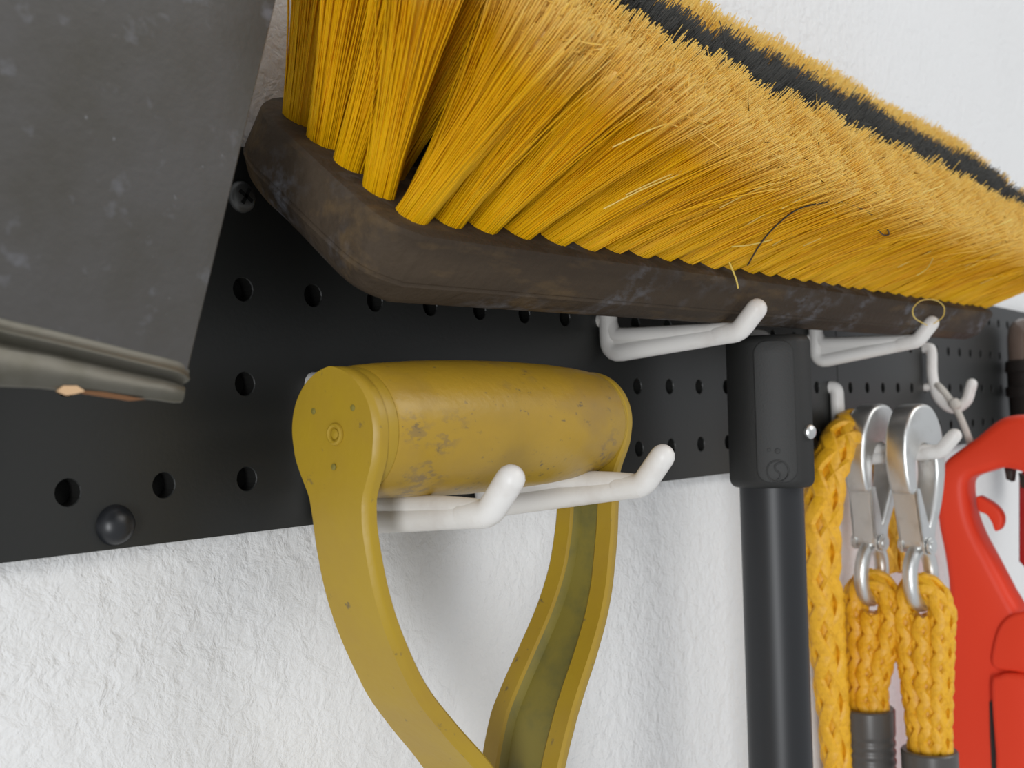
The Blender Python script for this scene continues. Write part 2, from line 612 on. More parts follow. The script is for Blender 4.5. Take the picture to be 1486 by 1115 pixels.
# ================================================================== PUSH BROOM
TF = Vector((1.5, -2.64, -0.775))              # front edge of the bristle face, left end
BN = Vector((0, -0.624, 0.782))                # face normal (bristle side)
IN = Vector((0, 0.782, 0.624))                 # across the face, towards the wall
SL = math.tan(math.radians(0.95))              # broom sits slightly higher at its far end


def face(x, s, h=0.0):
    p = TF + IN * s + BN * h
    return Vector((x, p.y, p.z + SL * (x - 1.5)))


broom = empty('push_broom', face(11, 0.9, -0.65))
x0, x1, w = 1.64, 20.7, 3.05
out = spline([(x0 + 0.42, 0.02), (x0 + 0.10, 0.22), (x0, 0.6), (x0, 1.6), (x0 + 0.02, 2.2), (x0 + 0.30, 2.72), (x0 + 0.95, w - 0.03), (x0 + 2, w)], 4)
out = [(p[0], p[1]) for p in [Vector((q[0], q[1], 0)) for q in out]]
mir = [((x1 + x0) - a, c) for a, c in reversed(out)]
top_out = out + mir
TH = 0.87


def block_mesh():
    """outline rings from the bristle face down to the back, end corners tucked in"""
    rings = [(-0.09, 0.0), (-0.03, -0.02), (0.0, -0.07), (0.0, -0.50), (-0.012, -0.515), (-0.012, -0.53), (0.0, -0.55), (-0.005, -0.74), (-0.03, -0.82), (-0.09, -TH)]
    V, F = [], []
    n = len(top_out)
    cx, cs = (x0 + x1) / 2, w / 2
    for off, h in rings:
        for a, c in top_out:
            dl, dr = a - x0, x1 - a
            end = max(0.0, 1 - min(dl, dr) / 1.6)
            ex = off - (0.30 * end * ((-h - 0.55) / 0.32) ** 1.5 if h < -0.55 else 0)
            # move inward along the direction to the spine of the block
            px = min(max(a, x0 + 1.6), x1 - 1.6)
            d = Vector((a - px, (c - cs)))
            L = d.length
            d = d * ((L + ex) / L)
            fp = face(px + d.x, cs + d.y, h)
            fp.y = min(fp.y, -0.012)          # worn flat where it leans on the board
            V.append(fp)
    m_ = len(rings)
    for i in range(m_ - 1):
        for k in range(n):
            F.append((i * n + k, i * n + (k + 1) % n, (i + 1) * n + (k + 1) % n, (i + 1) * n + k))
    bm = bmesh.new()
    vs_ = [bm.verts.new(p) for p in V]
    for f in F:
        bm.faces.new([vs_[i] for i in f])
    bm.faces.new(vs_[:n])
    bm.faces.new(list(reversed(vs_[(m_ - 1) * n:])))
    bmesh.ops.triangulate(bm, faces=[f for f in bm.faces if len(f.verts) > 4])
    return from_bm(bm)


obj('block', block_mesh(), 'block', broom, angle=30)


def tuft_mesh(name, seed, nst, rb, spread, material, rstr, wild=0.05, fuzz=90):
    rg = random.Random(seed)
    V, F = [], []
    ns, k3 = 5, 3
    # packed core widening with the tuft
    lev = (0, 0.2, 0.4, 0.6, 0.78, 0.9)
    nk = 14
    for z in lev:
        e_ = z * z * 0.75 + z * 0.25
        for k in range(nk):
            a = 2 * math.pi * k / nk
            q = rb * (0.95 + (spread * 0.86 - 0.95) * e_) * (1 + 0.05 * rg.uniform(-1, 1))
            V.append((q * math.cos(a), q * math.sin(a), z * (1 if z < 0.85 else 1 + rg.uniform(-0.03, 0.03))))
    for i in range(len(lev) - 1):
        for k in range(nk):
            F.append((i * nk + k, i * nk + (k + 1) % nk, i * nk + nk + (k + 1) % nk, i * nk + nk + k))
    F.append(tuple((len(lev) - 1) * nk + k for k in range(nk)))
    for s_ in range(nst):
        rim = s_ < nst * 0.42
        q = (0.93 + 0.1 * rg.random()) if rim else math.sqrt(rg.random()) * 0.95
        a = rg.random() * 2 * math.pi
        bx, by = rb * q * math.cos(a), rb * q * math.sin(a)
        sp = spread * (0.75 + 0.4 * rg.random())
        tx = bx * sp + rg.gauss(0, wild)
        ty = by * sp + rg.gauss(0, wild)
        L = 0.90 + 0.13 * rg.random()
        if rg.random() < 0.03:
            tx += rg.gauss(0, 0.16)
            ty += rg.gauss(0, 0.16)
        base = len(V)
        ph = rg.random() * 6.28
        for i in range(ns + 1):
            t = i / ns
            e_ = t * t * 0.75 + t * 0.25
            px, py = bx + (tx - bx) * e_, by + (ty - by) * e_
            rr = rstr * (1 - 0.35 * t)
            for k in range(k3):
                w_ = ph + 2 * math.pi * k / k3
                V.append((px + rr * math.cos(w_), py + rr * math.sin(w_), L * t))
        for i in range(ns):
            for k in range(k3):
                F.append((base + i * k3 + k, base + i * k3 + (k + 1) % k3, base + (i + 1) * k3 + (k + 1) % k3, base + (i + 1) * k3 + k))
        F.append(tuple(base + ns * k3 + k for k in range(k3)))
    # frayed, split ends
    for s_ in range(fuzz):
        a = rg.random() * 2 * math.pi
        q = rb * spread * math.sqrt(rg.random()) * 1.05
        p = Vector((q * math.cos(a), q * math.sin(a), rg.uniform(0.80, 0.97)))
        dr = Vector((rg.gauss(0, 0.10), rg.gauss(0, 0.10), rg.uniform(0.02, 0.07)))
        base = len(V)
        for t, rr in ((0, 0.004), (0.5, 0.0035), (1, 0.0025)):
            c = p + dr * t + Vector((rg.gauss(0, 0.01), rg.gauss(0, 0.01), 0))
            for k in range(3):
                V.append((c.x + rr * math.cos(2.1 * k), c.y + rr * math.sin(2.1 * k), c.z + 0.004 * (k == 1)))
        for i in range(2):
            for k in range(3):
                F.append((base + i * 3 + k, base + i * 3 + (k + 1) % 3, base + i * 3 + 3 + (k + 1) % 3, base + i * 3 + 3 + k))
    me = bpy.data.meshes.new(name)
    me.from_pydata([(a * S, b_ * S, c * S) for a, b_, c in V], [], F)
    me.materials.append(MAT[material])
    me.polygons.foreach_set('use_smooth', [True] * len(me.polygons))
    return me


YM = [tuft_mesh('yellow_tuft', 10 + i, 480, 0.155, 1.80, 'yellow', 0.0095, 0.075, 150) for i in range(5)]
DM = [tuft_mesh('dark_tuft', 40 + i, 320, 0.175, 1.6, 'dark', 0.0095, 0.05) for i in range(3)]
ROWS = [(0.42, 62, 2.40, 'y'), (0.84, 53, 2.55, 'y'), (1.34, 43.5, 2.70, 'd'), (1.82, 37, 2.78, 'd'), (2.26, 31, 2.92, 'y'), (2.66, 26, 3.0, 'y')]
NC = 33
for ri, (s, ang, L, kind) in enumerate(ROWS):
    for c in range(NC):
        fx = c / (NC - 1)
        x = 2.08 + fx * 18.1
        if ri in (0, 5):
            if c == 0 and ri == 5:
                continue
            x += 0.10 * (1 - min(1, c / 2)) - 0.1 * (1 - min(1, (NC - 1 - c) / 2))
        ss = s + RND.uniform(-0.025, 0.025)
        x += RND.uniform(-0.025, 0.025)
        # lean along the broom: fans out at the near end, swept to the far side elsewhere
        d = (x - 2.08)
        lean = -0.26 + 0.62 * min(1.0, max(0.0, d) / 3.2) ** 0.8
        if c > 0:
            lean = max(lean, -0.05)
        a = math.radians(ang - (0 if ri > 1 else 14 * max(0, 1 - d / 2.2)) + RND.uniform(-1.5, 1.5))
        if c == 0 and ri == 0:
            lean = 0.06
        lean += RND.uniform(-0.03, 0.03)
        dirv = Vector((math.tan(lean), -math.sin(a), math.cos(a))).normalized()
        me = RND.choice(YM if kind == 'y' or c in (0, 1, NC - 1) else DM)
        o = bpy.data.objects.new('bristle_tuft', me)
        COL.objects.link(o)
        o.parent = broom
        o.location = (face(x, ss, -0.04) - ROOT[broom.name]) * S
        q = dirv.to_track_quat('Z', 'Y')
        from mathutils import Quaternion
        q = q @ Quaternion((0, 0, 1), RND.random() * 6.28)
        o.rotation_mode = 'QUATERNION'
        o.rotation_quaternion = q
        LL = L * RND.uniform(0.98, 1.03) * (1 - 0.05 * fx)
        o.scale = (1, 1, LL)
tag(broom, 'push broom with yellow and charcoal bristles pointing up from a worn dark block', 'broom')


def strand(name, pts, r, material, n=6):
    return obj(name, tube(spline(pts, 6), r, n, dome=False), material, broom)


def on_front(x, y, lift=0.0):
    """point on the sloping front of the outer bristle row"""
    n_ = Vector((0, -0.47, -0.88)).normalized()
    p0 = Vector((0, -2.31, -0.51 + SL * 6)) + n_ * (0.24 + lift)
    d = ray(x, y)
    return CAM + d * ((p0 - CAM).dot(n_) / d.dot(n_))


strand('stray_bristle', [onY(x, y, Y) for x, y, Y in ((1050, 362, -2.62), (1060, 385, -2.66), (1068, 405, -2.64), (1071, 418, -2.6))], 0.012, 'stray')
strand('stray_bristle', [onY(x, y, -2.68) for x, y in ((1345, 472), (1328, 462), (1325, 448), (1338, 436), (1358, 436), (1370, 446), (1368, 460), (1355, 470))], 0.011, 'stray')
strand('stray_bristle', [on_front(x, y, 0.03) for x, y in ((1062, 358), (1090, 355), (1120, 348))], 0.010, 'stray')
strand('stray_bristle', [on_front(x, y, 0.05) for x, y in ((1330, 400), (1345, 390), (1354, 375))], 0.010, 'stray')
strand('stray_hair', [on_front(x, y, l) for x, y, l in ((1085, 385, 0.03), (1110, 345, 0.04), (1150, 308, 0.05), (1190, 295, 0.06), (1225, 294, 0.06), (1252, 304, 0.05), (1266, 312, 0.0))], 0.011, 'hair')
strand('stray_hair', [on_front(x, y, 0.05) for x, y in ((1274, 334), (1282, 341), (1290, 340), (1288, 333))], 0.011, 'hair')
strand('stray_bristle', [onX(x, y, 2.9) for x, y in ((612, 240), (640, 185), (672, 130), (712, 66))], 0.012, 'yellow')
for k in range(26):        # loose fibres lying across the tufts
    x = RND.uniform(3.2, 18.5)
    h = RND.uniform(0.7, 1.7)
    a = math.radians(RND.uniform(56, 66))
    q0 = face(x, 0.30, 0.0) + Vector((0, -math.sin(a), math.cos(a))) * h
    L_ = RND.uniform(0.5, 1.1)
    sw = RND.uniform(0.3, 0.9)
    nf = Vector((0, -0.47, -0.88))
    pts = [q0 + nf * 0.10, q0 + Vector((sw * 0.4 * L_, -0.75 * L_ * 0.5, 0.5 * L_ * 0.5)) + nf * 0.13, q0 + Vector((sw * L_, -0.72 * L_, 0.5 * L_)) + nf * 0.16]
    strand('stray_bristle', pts, 0.007, 'stray')

# ================================================================== D-GRIP SHOVEL
GY, GZ = -1.5, -2.52
shovel = empty('d_grip_shovel', (4.2, GY, -20))
tag(shovel, 'D-grip shovel handle in scuffed mustard paint hanging on two white hooks', 'shovel')


def cap_disc(xo, xi, r):
    s_ = 1 if xi > xo else -1
    L = abs(xi - xo)
    return lathe([(0, 0.03), (0.0, r * 0.80), (0.025, r * 0.90), (0.07, r * 0.97), (0.14, r), (L, r), (L, 0.03)], (xo, GY, GZ), (s_, 0, 0), 40)


LX = [(-1.89, 1.84), (-2.3, 1.84), (-3.0, 1.86), (-3.67, 1.93), (-4.36, 2.12), (-5.1, 2.50), (-5.6, 2.90), (-6.12, 3.38), (-6.6, 3.72), (-7.2, 3.88), (-8.2, 3.9)]
RX = [(-1.89, 6.24), (-2.3, 6.24), (-3.0, 6.21), (-3.66, 6.15), (-4.1, 6.06), (-4.5, 5.93), (-4.9, 5.72), (-5.3, 5.43), (-5.7, 5.11), (-6.06, 4.87), (-6.6, 4.66), (-7.2, 4.58), (-8.2, 4.55)]
LW = [(-3.0, 0.44), (-3.4, 0.40), (-5.0, 0.41), (-6.12, 0.50), (-8.2, 0.5)]
RW = [(-3.0, 0.45), (-3.66, 0.44), (-4.3, 0.46), (-4.8, 0.50), (-5.3, 0.54), (-6.0, 0.58), (-8.2, 0.5)]


def strap_width(tab, z):
    """round eye at the grip, necking down into the strap"""
    dz = z - GZ
    if dz > -0.15:
        return math.sqrt(max(0.0004, 0.63 ** 2 - dz * dz))
    t = min(1.0, (-0.15 - dz) / 0.55)
    t = t * t * (3 - 2 * t)
    return 0.612 * (1 - t) + lerp(tab, z) * t


def strap(tab, wtab, sgn):
    """pressed steel strap, outer face towards sgn X, channel pressed into the inner face"""
    pts = spline([(x, 0, z) for z, x in reversed(sorted(tab))], 14)
    V, F, MI = [], [], []
    n = 0
    for i, p in enumerate(pts):
        t = (pts[min(i + 1, len(pts) - 1)] - pts[max(i - 1, 0)]).normalized()
        nr = Vector((-t.z, 0, t.x)) * (1 if sgn > 0 else -1)
        nr = nr if nr.x * sgn > 0 else -nr
        hw = strap_width(wtab, p.z)
        k_ = min(1.0, max(0.0, (-3.0 - p.z) / 0.3))
        d, wl, c = 0.17, min(0.27, hw * 0.6), min(0.06, hw * 0.4)
        e_ = d - 0.031 - (0.09 * k_)
        prof = [(0, -hw + c), (0, hw - c), (-c * 0.6, hw - 0.012), (-c, hw), (-d + 0.03, hw), (-d, hw - 0.03), (-d, hw - wl + 0.03), (-d + 0.03, hw - wl), (-e_, hw - wl - 0.05),
                (-e_, -hw + wl + 0.05), (-d + 0.03, -hw + wl), (-d, -hw + wl - 0.03), (-d, -hw + 0.03), (-d + 0.03, -hw), (-c, -hw), (-c * 0.6, -hw + 0.012)]
        n = len(prof)
        for a, y in prof:
            V.append(Vector((p.x, GY + y, p.z)) + nr * a)
    for i in range(len(pts) - 1):
        for k in range(n):
            f = (i * n + k, i * n + (k + 1) % n, (i + 1) * n + (k + 1) % n, (i + 1) * n + k)
            F.append(f if sgn < 0 else tuple(reversed(f)))
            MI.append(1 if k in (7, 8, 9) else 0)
    F.append(tuple(range(n)))
    MI.append(0)
    F.append(tuple(reversed(range((len(pts) - 1) * n, len(pts) * n))))
    MI.append(0)
    return V, F, MI


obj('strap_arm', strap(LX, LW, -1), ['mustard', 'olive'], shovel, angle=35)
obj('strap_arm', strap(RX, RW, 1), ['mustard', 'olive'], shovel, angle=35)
cap = obj('end_cap', cap_disc(1.90, 2.12, 0.63), 'mustard', shovel)
obj('end_cap', cap_disc(6.19, 6.03, 0.63), 'mustard', shovel)
grip_prof = [(0, 0.05), (0, 0.63), (0.03, 0.645), (0.3, 0.672), (0.9, 0.71), (1.6, 0.73), (2.3, 0.73), (3.0, 0.712), (3.5, 0.68), (3.78, 0.65), (3.90, 0.63), (3.92, 0.05)]
obj('grip', lathe(grip_prof, (2.125, GY, GZ), (1, 0, 0), 56), 'grip', shovel)
ring = [Vector((1.835, GY - 0.06 + 0.085 * math.cos(a), GZ - 0.02 + 0.085 * math.sin(a))) for a in [2 * math.pi * k / 24 for k in range(24)]]
obj('rivet_ring', tube(ring, 0.025, 8, closed=True), 'mustard', cap)
obj('rivet', lathe([(0, 0.05), (0.012, 0.048), (0.02, 0.02)], (1.84, GY - 0.06, GZ - 0.02), (-1, 0, 0), 16), 'mustard', cap)
for px in ((455, 597), (512, 592), (484, 678)):
    q = onX(*px, 1.84)
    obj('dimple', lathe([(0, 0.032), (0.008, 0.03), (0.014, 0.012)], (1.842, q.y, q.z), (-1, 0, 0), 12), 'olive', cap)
obj('socket', lathe([(0, 0.5), (0.05, 0.62), (2.0, 0.72), (5, 0.74)], (4.22, GY, -7.4), (0, 0, -1), 32), 'mustard', shovel)
obj('shaft', lathe([(0, 0.68), (8, 0.68)], (4.22, GY, -12.2), (0, 0, -1), 24), 'block', shovel)

# ================================================================== STEEL BLADE (near corner in view)
BY = -2.3
blade = empty('steel_blade', onY(262, 570, BY))
c0 = onY(262, 570, BY)
cu = onY(398, 0, BY)
cl = onY(0, 487, BY)
ce = onY(263, 549, BY)
up = (cu - c0).normalized()
lf = (cl - ce).normalized()
ny = Vector((0, -1, 0))


def bl(a, b_, c=0.0):          # a: along the lip from its near corner, b: up the side edge, c: out of the plate
    return c0 + lf * a + up * b_ + ny * c


W_, H_ = 4.6, 6.2
plate = [(0.0, 0.14), (0.03, 0.10), (W_, 0.10), (W_, H_), (0.0, H_)]
obj('blade_sheet', prism([(0, 0.10), (W_, 0.10), (W_, H_), (0, H_)], bl, -0.035, 0.035, 0.015, 1), 'steelplate', blade, angle=30)


def lip_mesh():
    # cross-section of the rolled lip, swept along the lower edge
    prof = [(0.22, 0.036), (0.175, 0.042), (0.152, 0.066), (0.13, 0.075), (0.108, 0.055), (0.095, 0.005), (0.08, -0.008), (0.062, 0.012), (0.03, 0.04), (-0.12, 0.055), (-0.19, 0.05), (-0.225, 0.02), (-0.215, -0.03), (-0.14, -0.06), (0.0, -0.05), (0.22, -0.036)]
    V, F = [], []
    n = len(prof)
    st = [0.06 * k for k in range(3)] + [0.3 * k + 0.2 for k in range(15)] + [W_]
    for i, a in enumerate(st):
        wv = 0.012 * math.sin(a * 3.1) + 0.008 * math.sin(a * 7.7)
        k0 = 0.8 if i == 0 else (0.95 if i == 1 else 1.0)
        for b_, c in prof:
            if b_ < 0.06:      # the flange gets narrower towards its free corner
                b_ = 0.06 + (b_ - 0.06) * min(1.0, 0.55 + 0.30 * a)
            V.append(bl(a - 0.012, b_ * k0 + (wv if b_ < 0.05 else wv * 0.3), c * k0))
    for i in range(len(st) - 1):
        for k in range(n):
            F.append((i * n + k, i * n + (k + 1) % n, (i + 1) * n + (k + 1) % n, (i + 1) * n + k))
    F.append(tuple(reversed(range(n))))
    F.append(tuple(range((len(st) - 1) * n, len(st) * n)))
    return V, F


lip = obj('rolled_lip', lip_mesh(), 'barelip', blade, angle=60)


def patch(name, pix, material, dpt):
    pts = [onY(x, y, BY - dpt) for x, y in pix]
    q = [(p.x, p.z) for p in pts]
    obj(name, prism(q, lambda a, b_, c: Vector((a, c, b_)), BY - dpt, BY - dpt + 0.03), material, lip, smooth=False)


patch('paint_chip', [(84, 568), (92, 560), (112, 560), (124, 568), (110, 572), (98, 574)], 'chip', 0.06)
patch('rust_patch', [(124, 567), (150, 569), (185, 575), (212, 580), (190, 582), (150, 576), (118, 571)], 'rust', 0.06)
tag(blade, 'grey steel blade with a rolled lower lip and a bare copper chip', 'shovel blade')

# ================================================================== BLACK POLE TOOL
PX, PY = 11.02, -1.62
pole = empty('black_pole', (PX, PY, -20))
tag(pole, 'black tubular pole with a chamfered plastic head fixed by one screw', 'pole')
fd = Vector((-0.885, -0.465, 0)).normalized()       # head faces roughly towards the room
sd = Vector((fd.y * -1, fd.x, 0))                 # to the right when facing it
if sd.dot(Rv) < 0:
    sd = -sd


def hd(a, d, z):
    return Vector((PX, PY, z)) + sd * a + fd * d


hw_, hdp, cf = 0.645, 0.60, 0.24
sec = [(-hw_, -hdp), (-hw_, hdp - 0.42), (-hw_ + 0.36, hdp), (hw_ - cf, hdp), (hw_, hdp - 0.2), (hw_, -hdp)]
ztop, zbot = -1.26, -3.66
bm_h = prism(sec, lambda a, d, z: hd(a, d, z), zbot, ztop, 0.14, 4)
head = obj('tool_head', bm_h, 'blackplastic', pole, angle=50)
# raised front panel with rounded ends
rp = []
for cx_, cz_, a0 in ((0.18, ztop - 0.30, 0), (-0.03, ztop - 0.30, 90), (-0.03, zbot + 0.30, 180), (0.18, zbot + 0.30, 270)):
    for k in range(6):
        w_ = math.radians(a0 + 18 * k)
        rp.append((cx_ + 0.2 * math.cos(w_), cz_ + 0.2 * math.sin(w_)))
obj('front_panel', prism(rp, lambda a, z, d: hd(a, d, z), hdp - 0.05, hdp + 0.035, 0.02, 2), 'blackplastic', head, angle=40)
cz = -3.38
ring = [hd(0.08 + 0.165 * math.cos(t), hdp + 0.036, cz + 0.165 * math.sin(t)) for t in [2 * math.pi * k / 28 for k in range(28)]]
obj('embossed_ring', tube(ring, 0.013, 6, closed=True), 'blackplastic', head)
ess = spline([hd(0.08 + a, hdp + 0.036, cz + z) for a, z in ((0.06, 0.13), (-0.03, 0.10), (-0.03, 0.02), (0.03, -0.03), (0.03, -0.10), (-0.02, -0.14))], 4)
obj('embossed_mark', tube(ess, 0.013, 6), 'blackplastic', head)
obj('embossed_dot', lathe([(0, 0.045), (0.012, 0.04), (0.018, 0.01)], hd(0.09, hdp + 0.034, -3.07), fd, 14), 'blackplastic', head)
obj('embossed_dot', lathe([(0, 0.03), (0.012, 0.026), (0.016, 0.01)], hd(-0.04, hdp + 0.034, -3.05), fd, 14), 'blackplastic', head)
sn = (sd * 0.75 + fd * 0.66).normalized()
sc_c = hd(hw_ - 0.06, hdp - 0.15, -2.79)
scr = obj('screw', lathe([(-0.05, 0.10), (0.03, 0.115), (0.06, 0.095), (0.08, 0.03)], sc_c, sn, 20), 'zinc', head)
obj('tube', lathe([(0, 0.4), (0.02, 0.5), (16.0, 0.5)], (PX, PY, zbot + 0.1), (0, 0, -1), 40), 'tube', pole)
obj('hanger_peg', tube(rounded([(11.6, 0.1, -1.05), (11.6, -0.7, -1.10), (11.35, -1.45, -1.22), (11.25, -1.6, -1.5)], 0.2), 0.10, 10, dome=True), 'white', pole)


# ================================================================== ROPE AND SNAP HOOKS
def braid(path, R, pitch, n_each=4, rs=None, flat=0.75, step=None):
    """hollow braid: two families of helical strands that cross over and under"""
    fr = frames(path, up=(1, 0, 0))
    L = [0.0]
    for a, b_ in zip(path, path[1:]):
        L.append(L[-1] + (b_ - a).length)
    n = 8
    V, F = [], []
    RL = [lerp([(i / (len(R) - 1), r_) for i, r_ in enumerate(R)], l / L[-1]) for l in L] if isinstance(R, (list, tuple)) else [R] * len(path)
    for fam in (1, -1):
        for k in range(n_each):
            base = len(V)
            om = fam * 2 * math.pi / pitch
            for p, (t, a, b_), l, R in zip(path, fr, L, RL):
                th = om * l + 2 * math.pi * k / n_each + (0.0 if fam > 0 else math.pi / n_each)
                rad = R * (0.74 + fam * 0.10 * math.cos(n_each * 2 * math.pi * l / pitch))
                er = a * math.cos(th) + b_ * math.sin(th)
                et = b_ * math.cos(th) - a * math.sin(th)
                ed = (t + et * (om * rad)).normalized()
                eb = ed.cross(er)
                c = p + er * rad
                for q in range(n):
                    w_ = 2 * math.pi * q / n
                    V.append(c + er * (R * 0.25 * math.cos(w_)) + eb * (R * 0.40 * math.sin(w_)))
            for i in range(len(path) - 1):
                for q in range(n):
                    F.append((base + i * n + q, base + i * n + (q + 1) % n, base + (i + 1) * n + (q + 1) % n, base + (i + 1) * n + q))
            F.append(tuple(base + q for q in range(n)))
            F.append(tuple(base + (len(path) - 1) * n + q for q in range(n)))
    return join((V, F), tube(path, [r_ * 0.66 for r_ in RL], 10))


def dense(pts, step=0.09):
    P = spline(pts, 24)
    out = [P[0]]
    for p in P:
        if (p - out[-1]).length >= step:
            out.append(p)
    return out


HX = 17.41


def snap_hook(Y, ztop, rot, label, lean=0.0):
    ca, sa = math.cos(rot), math.sin(rot)

    def mp(u, w_, v):
        return Vector((HX + u * ca + v * sa, Y - u * sa + v * ca - lean * w_, ztop + w_))
    e = empty('snap_hook', mp(0, -4, 0))
    k = 0.78
    outline = [(-0.70, -1.78), (-0.88, -1.40), (-0.93, -0.95), (-0.82, -0.45), (-0.48, -0.10), (0, 0), (0.48, -0.10), (0.84, -0.48), (1.0, -1.05), (0.97, -1.55), (0.72, -2.15), (0.42, -2.6),
               (0.36, -2.95), (-0.20, -2.95), (-0.24, -2.65), (0.08, -2.45), (0.38, -2.0), (0.56, -1.55), (0.56, -1.15), (0.42, -0.92), (0.2, -0.84), (0, -0.82), (-0.22, -0.88), (-0.40, -1.1), (-0.42, -1.45), (-0.40, -1.78)]
    sm = [(p.x, p.y) for p in spline([(a * k, c, 0) for a, c in outline], 4, closed=True)]
    body = obj('hook_body', prism(sm, mp, -0.25, 0.25, 0.17, 5), 'zinc', e, angle=70)
    # sprung gate: a folded plate with two side wings, hinged at the shank
    g0, g1 = (-0.40, -1.70), (-0.20, -2.78)
    gv = []
    for v0, v1, du in ((-0.27, 0.27, 0.0), ):
        gv.append(prism([(g0[0] - 0.05, g0[1]), (g0[0] + 0.0, g0[1]), (g1[0] + 0.0, g1[1]), (g1[0] - 0.05, g1[1])], mp, v0, v1, 0.01, 1))
    for v0 in (-0.27, 0.22):
        gv.append(prism([(g0[0] - 0.05, g0[1]), (g0[0] + 0.10, g0[1]), (g1[0] + 0.32, g1[1] - 0.05), (g1[0] + 0.30, g1[1] - 0.25), (g1[0] + 0.02, g1[1] - 0.25), (g1[0] - 0.05, g1[1])], mp, v0, v0 + 0.05))
    gate = obj('gate', join(*gv), 'zinc', e, angle=30)
    obj('hinge_pin', tube([mp(-0.02, -2.88, -0.36), mp(-0.02, -2.88, 0.36)], 0.10, 14), 'zinc', gate)
    for v in (-0.34, 0.30):
        obj('hinge_washer', tube([mp(-0.02, -2.88, v), mp(-0.02, -2.88, v + 0.05)], 0.17, 18), 'zinc', gate)
    rg = [mp(0.06 + 0.40 * math.sin(t), -3.52 + 0.58 * math.cos(t), 0) for t in [2 * math.pi * q / 32 for q in range(32)]]
    obj('eye', tube(rg, 0.15, 12, closed=True), 'zinc', e)
    tag(e, label, 'snap hook', 'snap hooks on the white peg hook')
    return mp


m1 = snap_hook(-0.90, -2.38, math.radians(10), 'zinc snap hook next to the hanging yellow rope, nearer the pegboard', 0.05)
m2 = snap_hook(-1.74, -2.40, math.radians(12), 'zinc snap hook nearer the upturned tip of the white peg hook', 0.0)


def rope_eye(mp, zs, tag_label, sleeve_label, ys, R=0.24):
    """rope loop through the hook eye, spliced into a double braid that runs into a grey sleeve"""
    c = mp(0.06, -3.86, 0)
    z = c.z
    x, y = c.x, c.y
    loop = [(x + 0.0, y + ys + 0.17, zs - 0.3), (x - 0.02, y + ys + 0.19, zs + 0.55), (x, y + 0.33, z - 0.85), (x + 0.02, y + 0.36, z - 0.25), (x + 0.03, y + 0.14, z + 0.10), (x + 0.03, y - 0.14, z + 0.10),
            (x + 0.02, y - 0.38, z - 0.25), (x, y - 0.36, z - 0.85), (x - 0.02, y + ys - 0.20, zs + 0.55), (x, y + ys - 0.18, zs - 0.3)]
    o = obj('tow_rope', braid(dense(loop, 0.10), R * 1.15, 2.4, 4), 'rope')
    tag(o, tag_label, 'rope', 'yellow tow rope ends')
    # splice core closing the gap between the two legs
    sp = dense([(x - 0.05, y + ys, zs - 0.2), (x - 0.06, y + ys, zs + 0.5), (x - 0.02, y, z - 0.42)], 0.1)
    q = obj('splice', braid(sp, R * 1.2, 2.2, 4), 'rope')
    q.parent = o
    q.location = (ROOT[q.name] - ROOT[o.name]) * S
    prof = [(0, 0.44), (0.0, 0.53), (0.03, 0.555), (0.50, 0.55)]
    d = 0.55
    while d < 4.0:
        prof += [(d, 0.545), (d + 0.04, 0.525), (d + 0.09, 0.525), (d + 0.13, 0.548)]
        d += 0.19
    prof += [(4.2, 0.54), (4.2, 0.1)]
    s_ = obj('rope_sleeve', lathe([(0.12, 0.43)] + prof, (x - 0.02, y + ys, zs), (0.0, 0, -1), 36), 'sleeve', angle=35)
    tag(s_, sleeve_label, 'sleeve', 'grey sleeves on the tow rope')


rope_eye(m1, onX(1262, 1028, HX).z, 'yellow braided rope loop on the snap hook nearer the pegboard', 'ribbed grey sleeve reaching higher, under the rope loop nearer the pegboard', 0.17)
rope_eye(m2, onX(1345, 1088, HX).z, 'yellow braided rope loop beside the red tool', 'ribbed grey sleeve lower down, under the rope loop beside the red tool', -0.05)

pp = [onY(x, y, Y) for x, y, Y in ((1292, 830, -0.75), (1288, 760, -0.70), (1280, 690, -0.58), (1262, 640, -0.45), (1238, 622, -0.45), (1213, 650, -0.55), (1196, 720, -0.62), (1191, 800, -0.62), (1197, 900, -0.62), (1206, 1010, -0.60), (1214, 1115, -0.58), (1218, 1180, -0.55))]
o = obj('rope_coil', braid(dense(pp, 0.11), [0.30, 0.32, 0.36, 0.40, 0.39, 0.39, 0.37, 0.33, 0.29, 0.27], 3.9, 4), 'rope')
tag(o, 'thick yellow braided rope slung over the white peg hook beside the black pole', 'rope')
pp = [onY(x, y, Y) for x, y, Y in ((1208, 860, -0.2), (1212, 960, -0.16), (1217, 1040, -0.14), (1224, 1160, -0.14))]
o = obj('rope_coil', braid(dense(pp, 0.11), 0.24, 2.2, 4), 'rope')
tag(o, 'thinner yellow rope strand hanging behind the thick rope and grey sleeve', 'rope')

# ================================================================== RED TOOL
RXp = 23.2


def rp2(pix, X):
    return [(q.y, q.z) for q in (onX(x, y, X) for x, y in pix)]


def redpart(name, pix, d0, d1, bev, material, parent, sm=4, X=RXp):
    q = rp2(pix, X)
    if sm:
        q = [(p.x, p.y) for p in spline([(a, c, 0) for a, c in q], sm, closed=True)]
    return obj(name, prism(q, lambda a, c, d: Vector((X + d, a, c)), d0, d1, bev, 3), material, parent, angle=50)


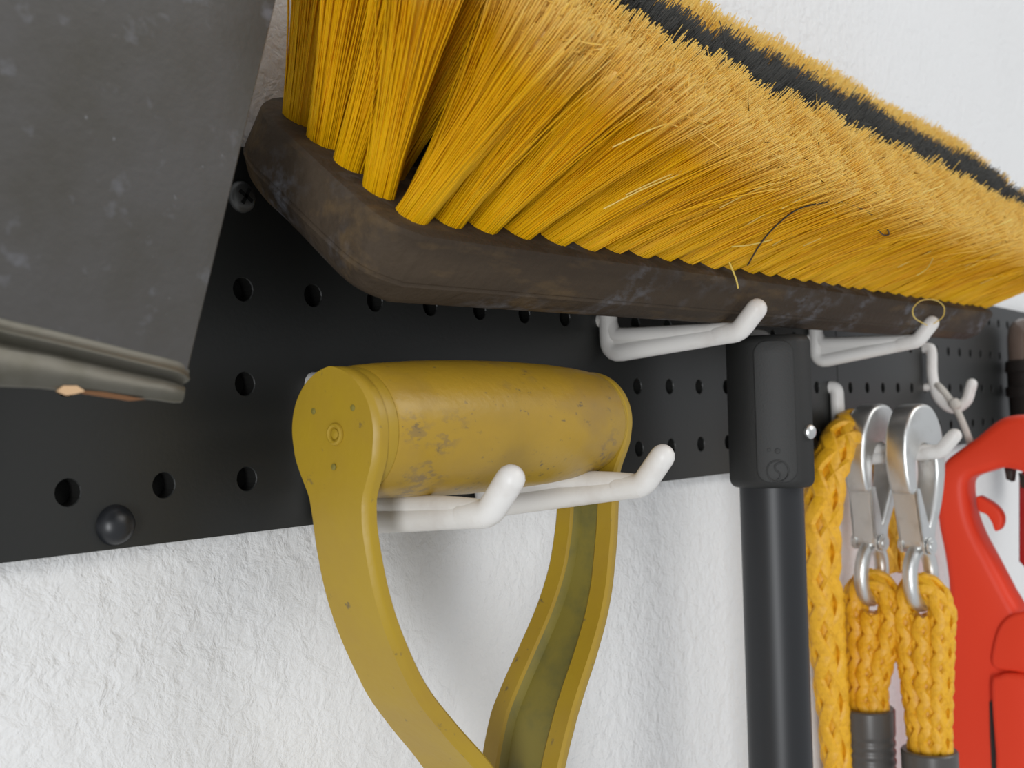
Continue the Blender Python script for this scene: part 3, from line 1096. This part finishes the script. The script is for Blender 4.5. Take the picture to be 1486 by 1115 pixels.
red = empty('red_clamp', onX(1430, 1200, RXp))
tag(red, 'glossy red plastic tool with an open jaw and trigger, hanging from a cord', 'tool')
frame = [(1366, 716), (1369, 690), (1380, 668), (1400, 652), (1425, 634), (1452, 612), (1474, 603), (1500, 604), (1540, 618), (1570, 650), (1580, 720), (1540, 720), (1522, 700), (1490, 684), (1462, 678), (1440, 684), (1416, 692),
         (1410, 706), (1414, 740), (1425, 772), (1446, 812), (1470, 858), (1490, 900), (1500, 1000), (1505, 1160), (1378, 1160), (1380, 1050), (1382, 950), (1385, 860), (1378, 800), (1370, 760)]
redpart('frame', frame, -0.55, 0.55, 0.22, 'red', red, sm=3)
redpart('trigger', [(1420, 720), (1432, 724), (1448, 735), (1457, 750), (1455, 765), (1447, 770), (1442, 758), (1434, 746), (1422, 740)], -0.2, 0.2, 0.07, 'red', red, sm=3)
redpart('jaw_bar', [(1468, 690), (1482, 684), (1540, 684), (1540, 880), (1500, 880), (1478, 830), (1468, 820)], 0.6, 1.3, 0.08, 'darkred', red, sm=0)
redpart('pivot_boss', [(1452, 960), (1454, 925), (1465, 898), (1486, 884), (1520, 884), (1540, 920), (1540, 975), (1486, 968)], -0.72, -0.45, 0.09, 'red', red, sm=3)
redpart('lever', [(1452, 985), (1462, 972), (1480, 968), (1515, 975), (1530, 1010), (1530, 1160), (1466, 1160), (1458, 1080)], -0.86, -0.45, 0.12, 'red', red, sm=3)
redpart('gap_shadow_strip', [(1446, 1012), (1450, 1008), (1456, 1060), (1464, 1160), (1452, 1160), (1447, 1060)], -0.60, -0.5, 0.0, 'tooldark', red, sm=0).name = 'lever_gap_shade'  # dark strip standing in for the shaded gap beside the lever
redpart('side_button', [(1365, 703), (1371, 706), (1372, 716), (1366, 718)], -0.45, 0.45, 0.0, 'tooldark', red, sm=0)
redpart('dark_pad', [(1455, 680), (1468, 683), (1466, 700), (1458, 696)], 0.1, 0.5, 0.03, 'tooldark', red, sm=0)
redpart('dark_pad', [(1470, 688), (1486, 696), (1488, 712), (1474, 710)], 0.45, 0.62, 0.03, 'tooldark', red, sm=0)

# ================================================================== DARK TOOL AT THE FAR END
tx = onY(1499, 530, -0.85)
dk = empty('dark_tool', (tx.x, tx.y, onY(1499, 660, -0.85).z))
zt = onY(1499, 462, -0.85).z
zm = onY(1499, 522, -0.85).z
zb_ = onY(1499, 680, -0.85).z
obj('smoky_cap', lathe([(0, 0.03), (0.02, 0.35), (0.12, 0.55), (0.3, 0.66), (0.6, 0.70), (zt - zm, 0.70)], (tx.x, tx.y, zt), (0, 0, -1), 32), 'smoke', dk)
prof = [(0, 0.70), (0.05, 0.78), (0.35, 0.80), (0.4, 0.74), (0.8, 0.74), (0.85, 0.80), (1.1, 0.80), (1.15, 0.72), (zm - zb_, 0.66)]
obj('handle_body', lathe(prof, (tx.x, tx.y, zm), (0, 0, -1), 32), 'tooldark', dk)
q = onY(1452, 513, -1.0)
obj('white_button', lathe([(0, 0.10), (0.10, 0.09), (0.14, 0.03)], (tx.x - 0.62, tx.y - 0.18, q.z), (-0.95, -0.3, 0), 14), 'white', dk)
tag(dk, 'dark handled tool with a smoky brown cap at the far pegboard end', 'tool')
